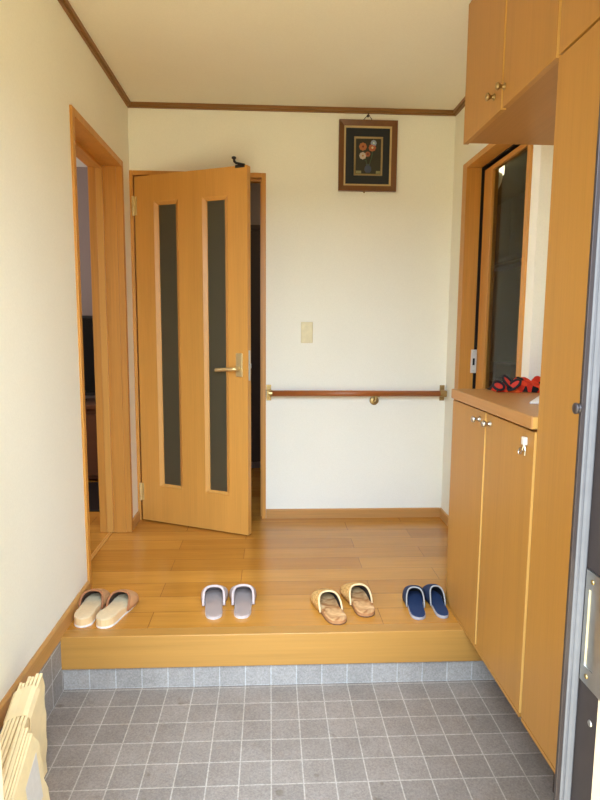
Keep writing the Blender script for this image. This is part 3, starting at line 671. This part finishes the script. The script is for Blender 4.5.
for k in range(3):
    bm = NB(); x0 = -2.27+k*0.415; box(bm, x0, x0+0.408, 4.322, 4.340, 0.05, 0.50); d = obj('board_door', bm, W['redwood'], tb, 0.003)
    bm = NB(); lathe(bm, [(0.006, 0), (0.006, 0.01), (0.011, 0.016), (0, 0.022)], (x0+0.36, 4.322, 0.40), (0, -1, 0), 12); obj('knob', bm, W['brass'], d)

# ------------------------------------------------------------------ slippers
def prof(ts, ws):
    return lambda t: float(np.interp(t, ts, ws))
FT = [0, .015, .05, .10, .2, .35, .5, .65, .75, .85, .92, .965, .99, 1.0]
FW = [0, .35, .60, .76, .84, .82, .87, .97, 1.0, .95, .80, .57, .30, 0.0]
outline = prof(FT, FW)
def slipper(name, x, y, rot, L, hw, th, up_h, a, b, mats, label, cat, group, mirror, toe_h=0.022, rim=0.0032, end=0.985, wide=1.05, waist=1.0):
    t = thing(name, (x, y, 0.0008), label, cat, group, None, rot)
    sgn = -1 if mirror else 1
    def bend(tt): return sgn*0.10*hw*math.sin(math.pi*min(1, max(0, (tt-0.1)/0.9)))
    def w(tt):
        k = outline(tt)
        return hw*k*(waist + (1-waist)*min(1, max(0, (tt-0.45)/0.25)))
    N = 36; ts = [0.5-0.5*math.cos(math.pi*i/N) for i in range(N+1)]
    poly = [(w(q)+bend(q), q*L) for q in ts] + [(-w(q)+bend(q), q*L) for q in ts[-2:0:-1]]
    heel = th; fore = th*0.62
    def zt(yy): 
        q = yy/L; return heel + (fore-heel)*min(1, max(0, (q-0.25)/0.4))
    base = 0.0
    def slab(z0f, z1f, grow=0.0, crown=0.0):
        bm = NB(); n = len(poly)
        cen = sum(p[0] for p in poly)/n
        lo = [bm.verts.new((px*(1+grow), py, z0f(py))) for px, py in poly]; hi = [bm.verts.new((px*(1+grow), py, z1f(py))) for px, py in poly]
        mid = [bm.verts.new((px*0.86, L*0.5+(py-L*0.5)*0.93, z1f(py)+crown)) for px, py in poly]
        for i in range(n):
            j = (i+1) % n
            bm.faces.new((lo[i], lo[j], hi[j], hi[i])); bm.faces.new((hi[i], hi[j], mid[j], mid[i]))
        bm.faces.new(lo[::-1]); bm.faces.new(mid)
        return bm
    s1 = th*0.22
    obj('outsole', slab(lambda q: 0.0, lambda q: s1), mats['out'], t, local=True)
    obj('midsole', slab(lambda q: s1, lambda q: zt(q)*0.86, -0.015), mats['mid'], t, 0.0, False, True)
    obj('insole', slab(lambda q: zt(q)*0.84, lambda q: zt(q), -0.045, 0.0012), mats['in'], t, local=True)
    # vamp
    bm = NB(); NP, NT = 22, 22; rows = []
    def H(q):
        k = min(1, max(0, (q-a)/(end-a)))
        return (toe_h + (up_h-toe_h)*math.cos(k*math.pi/2)**0.8) * math.sqrt(max(0.0, 1-k**7))
    def vp(phi, k):
        t0 = a + b*math.sin(phi); q = t0 + (end-t0)*k
        sn, cs_ = math.sin(phi), math.cos(phi)
        ww = max(w(q)*wide, 0.0015) + 0.0012
        z = zt(q*L)*0.45 + (H(q)+zt(q*L)*0.35*(1-k**7))*(sn**0.70)
        return Vector((math.copysign(abs(cs_)**0.82, cs_)*ww+bend(q), q*L, z))
    for i in range(NP+1):
        rows.append([vp(math.pi*i/NP, j/NT) for j in range(NT+1)])
    g = [[bm.verts.new(p) for p in r] for r in rows]
    for i in range(NP):
        for j in range(NT): bm.faces.new((g[i][j], g[i][j+1], g[i+1][j+1], g[i+1][j]))
    o = obj('upper', bm, mats['up'], t, smooth=True, local=True)
    sd = o.modifiers.new('thickness', 'SOLIDIFY'); sd.thickness = 0.0045; sd.offset = 0.0
    if mats.get('lining'):
        bm = NB(); g = [[bm.verts.new((p.x*0.93, p.y-0.001, p.z-0.004 if p.z > zt(p.y) else p.z)) for p in r] for r in rows]
        for i in range(NP):
            for j in range(NT): bm.faces.new((g[i][j], g[i][j+1], g[i+1][j+1], g[i+1][j]))
        o = obj('lining', bm, mats['lining'], t, smooth=True, local=True)
        sd = o.modifiers.new('thickness', 'SOLIDIFY'); sd.thickness = 0.0012; sd.offset = 0.0
    bm = NB(); tube(bm, [vp(math.pi*i/30, 0.0) for i in range(31)], rim, 8)
    obj('opening_trim', bm, mats['rim'], t, smooth=True, local=True)
    return t
def plain(n, c, r=0.8, **k): return mat_plain(n, c, r, **k)
MB = dict(out=plain('white_rubber', (238, 232, 222)), mid=plain('beige_sole', (226, 194, 144)), **{'in': plain('beige_insole', (228, 204, 164))}, up=plain('tan_upper', (196, 146, 98), bumpy=0.2), lining=plain('dark_lining', (70, 48, 36)), rim=plain('brown_edge', (160, 104, 66)))
MG = dict(out=plain('white_sole', (214, 204, 194)), mid=mat_plain('pale_grey_side', (198, 186, 182), 0.85), up=mat_bands('grey_stripe_upper', [(0.3, (160, 145, 140)), (0.7, (200, 184, 178))], 95, 0.9, 0.3, 'wave', 'X'), lining=plain('grey_lining', (132, 124, 126)), rim=plain('pale_lilac_edge', (196, 180, 176)))
MG['in'] = mat_bands('grey_stripe_insole', [(0.3, (140, 124, 118)), (0.7, (188, 170, 162))], 95, 0.9, 0.3, 'wave', 'X')
MC = dict(out=plain('dark_rubber', (88, 58, 40)), mid=plain('cork_side', (176, 124, 78)), up=mat_bands('woven_straw', [(0.32, (146, 98, 44)), (0.5, (206, 160, 92)), (0.7, (232, 198, 136))], 150, 0.8, 1.0), lining=plain('dark_brown_lining', (58, 46, 42)), rim=plain('pale_straw_edge', (232, 200, 150)))
MC['in'] = mat_bands('worn_straw_insole', [(0.35, (168, 112, 66)), (0.6, (226, 182, 128)), (0.75, (236, 200, 150))], 20, 0.6, 1.0)
MN = dict(out=plain('grey_sole', (150, 148, 150)), mid=plain('pale_grey_edge', (170, 168, 172)), up=plain('navy_towelling', (30, 44, 76), 0.95, bumpy=0.5, nscale=260), lining=plain('black_lining', (16, 18, 26)), rim=plain('pale_grey_piping', (160, 158, 156)))
MN['in'] = mat_plain('blue_towelling', (28, 50, 90), 0.95, 0, 260, 0.1, 0.5)
GR = 'slippers in a row along the step'
slipper('slipper', -0.720, 2.180, math.radians(-2), 0.262, 0.046, 0.038, 0.058, 0.48, 0.18, MB, 'left slipper of the beige tan pair, touching the left wall skirting', 'slipper', GR, True, 0.014, 0.0045, wide=1.1)
slipper('slipper', -0.640, 2.170, math.radians(-11), 0.264, 0.046, 0.038, 0.058, 0.48, 0.18, MB, 'right slipper of the beige tan pair by the left wall', 'slipper', GR, False, 0.014, 0.0045, wide=1.1)
slipper('slipper', -0.220, 2.225, math.radians(3), 0.262, 0.046, 0.013, 0.064, 0.42, 0.24, MG, 'left slipper of the pale grey striped pair', 'slipper', GR, True, 0.012, 0.0055, wide=1.18, waist=0.90)
slipper('slipper', -0.108, 2.228, math.radians(3), 0.262, 0.046, 0.013, 0.064, 0.42, 0.24, MG, 'right slipper of the pale grey striped pair', 'slipper', GR, False, 0.012, 0.0055, wide=1.18, waist=0.90)
slipper('slipper', 0.272, 2.165, math.radians(11), 0.268, 0.049, 0.018, 0.062, 0.38, 0.22, MC, 'left slipper of the straw brown pair, nearer the step edge', 'slipper', GR, True, 0.022, 0.004, wide=1.1)
slipper('slipper', 0.392, 2.222, math.radians(9), 0.268, 0.049, 0.018, 0.062, 0.38, 0.22, MC, 'right slipper of the straw brown pair, set further back', 'slipper', GR, False, 0.022, 0.004, wide=1.1)
slipper('slipper', 0.589, 2.192, math.radians(-8), 0.250, 0.040, 0.014, 0.066, 0.40, 0.20, MN, 'left slipper of the navy blue pair, fully in view', 'slipper', GR, True, 0.026, wide=1.1, waist=0.94)
slipper('slipper', 0.693, 2.200, math.radians(0), 0.250, 0.036, 0.014, 0.066, 0.40, 0.20, MN, 'right slipper of the navy blue pair, touching the shoe cabinet', 'slipper', GR, False, 0.026, wide=1.06, waist=0.9)

# ------------------------------------------------------------------ flattened cardboard boxes on the left
def card(label, xt, xb, yf, yn, zt_, th, drop=0.5, seed=0, white=False, skew=0.0):
    rnd = random.Random(seed)
    o = thing('flattened_cardboard_box', (xb, yf, ZD), label, 'cardboard box', 'flattened cardboard boxes by the left wall')
    N = 26
    def sheet(off, t):
        # one board, standing on its long edge and leaning to the wall, its edges a little ragged
        bm = NB(); rows = []
        for i in range(N+1):
            v = i/N; x = xb+(xt-xb)*v + off + 0.0015*math.sin(v*9+seed); z = ZD+0.001+(zt_-ZD)*v
            e = yf + 0.0035*math.sin(v*23+seed*2)+rnd.uniform(-0.002, 0.002)
            if v > 0.86: e -= (v-0.86)*0.10
            e += skew*(1-v); zn = ZD+0.001+max(0.02, zt_-ZD-drop*(yf-yn))*v
            rows.append([bm.verts.new(p) for p in ((x-t/2, e, z), (x+t/2, e, z), (x+t/2, yn, zn), (x-t/2, yn, zn))])
        for a, b in zip(rows, rows[1:]):
            for k in range(4): bm.faces.new((a[k], a[(k+1) % 4], b[(k+1) % 4], b[k]))
        bm.faces.new(rows[0]); bm.faces.new(rows[-1][::-1])
        return bm
    obj('front_board', sheet(th*0.26, th*0.40), W['card'], o)
    obj('back_board', sheet(-th*0.26, th*0.40), W['card'], o)
    bm = NB(); v0, v1 = 0.05, 0.94  # dark filler between the boards; its colour stands in for the gap's shade
    P = []
    for v in (v0, v1):
        x = xb+(xt-xb)*v; z = ZD+(zt_-ZD)*v
        zn = ZD+max(0.02, zt_-ZD-drop*(yf-yn))*v
        P += [bm.verts.new(q) for q in ((x-th*0.065, yf-0.02, z), (x+th*0.065, yf-0.02, z), (x+th*0.065, yn, zn), (x-th*0.065, yn, zn))]
    for f in ((0, 1, 2, 3), (7, 6, 5, 4), (0, 4, 5, 1), (1, 5, 6, 2), (2, 6, 7, 3), (3, 7, 4, 0)): bm.faces.new([P[k] for k in f])
    obj('gap_shade_filler', bm, W['card_gap'], o)
    if white:
        bm = NB(); q = []
        for v, dy in ((0.30, 0.035), (0.80, 0.022)):
            x = xb+(xt-xb)*v+th*0.47; z = ZD+(zt_-ZD)*v; dz = 0.075*drop*v
            for y, d in ((yf-dy, 0), (yf-dy-0.075, dz)): q.append(bm.verts.new((x, y+skew*(1-v), z-d)))
            for y, d in ((yf-dy, 0), (yf-dy-0.075, dz)): q.append(bm.verts.new((x+0.0015, y+skew*(1-v), z-d)))
        for f in ((2, 3, 7, 6), (0, 4, 5, 1), (0, 2, 6, 4), (1, 5, 7, 3), (0, 1, 3, 2), (4, 6, 7, 5)): bm.faces.new([q[k] for k in f])
        obj('paper_label', bm, W['white'], o)['label'] = 'white paper label'
    return o
DR = 0.55
card('tall flattened cardboard box standing closest to the left wall', -0.728, -0.742, 1.690, 1.06, 0.098, 0.018, DR, 1)
card('tall flattened cardboard box second from the left wall', -0.707, -0.718, 1.700, 1.06, 0.108, 0.020, DR, 2)
card('tallest flattened cardboard box with ragged edge, beside the tiles', -0.685, -0.690, 1.705, 1.06, 0.118, 0.020, DR, 4)
card('short flattened cardboard box behind the other two short ones', -0.666, -0.666, 1.520, 1.06, 0.078, 0.017, 0.95, 5, skew=0.02)
card('short flattened cardboard box between two other short ones', -0.650, -0.648, 1.510, 1.06, 0.082, 0.015, 0.85, 6, skew=0.03)
card('outermost short flattened cardboard box with a white label', -0.633, -0.622, 1.500, 1.06, 0.074, 0.015, 0.75, 7, white=True, skew=0.06)
bm = NB(); A0, A1 = 1.575, 1.65
sec = [(-0.6745, -0.06), (-0.6715, 0.095), (-0.676, 0.110), (-0.690, 0.111), (-0.715, 0.103), (-0.735, 0.096), (-0.743, 0.088), (-0.748, 0.02)]
rows = []
for k, (x, z) in enumerate(sec):
    w0 = 0.004*math.sin(k*2.1)
    rows.append([bm.verts.new((x, A0+w0, z-DR*(1.66-A0))), bm.verts.new((x, A1+w0, z-DR*(1.66-A1)))])
for a, b in zip(rows, rows[1:]): bm.faces.new((a[0], a[1], b[1], b[0]))
o = tag(obj('kraft_paper_band', bm, W['kraft'], None), 'wide kraft paper band wrapped over the tall cardboard boxes', 'paper band')
sd = o.modifiers.new('thickness', 'SOLIDIFY'); sd.thickness = 0.0015; sd.offset = 1.0
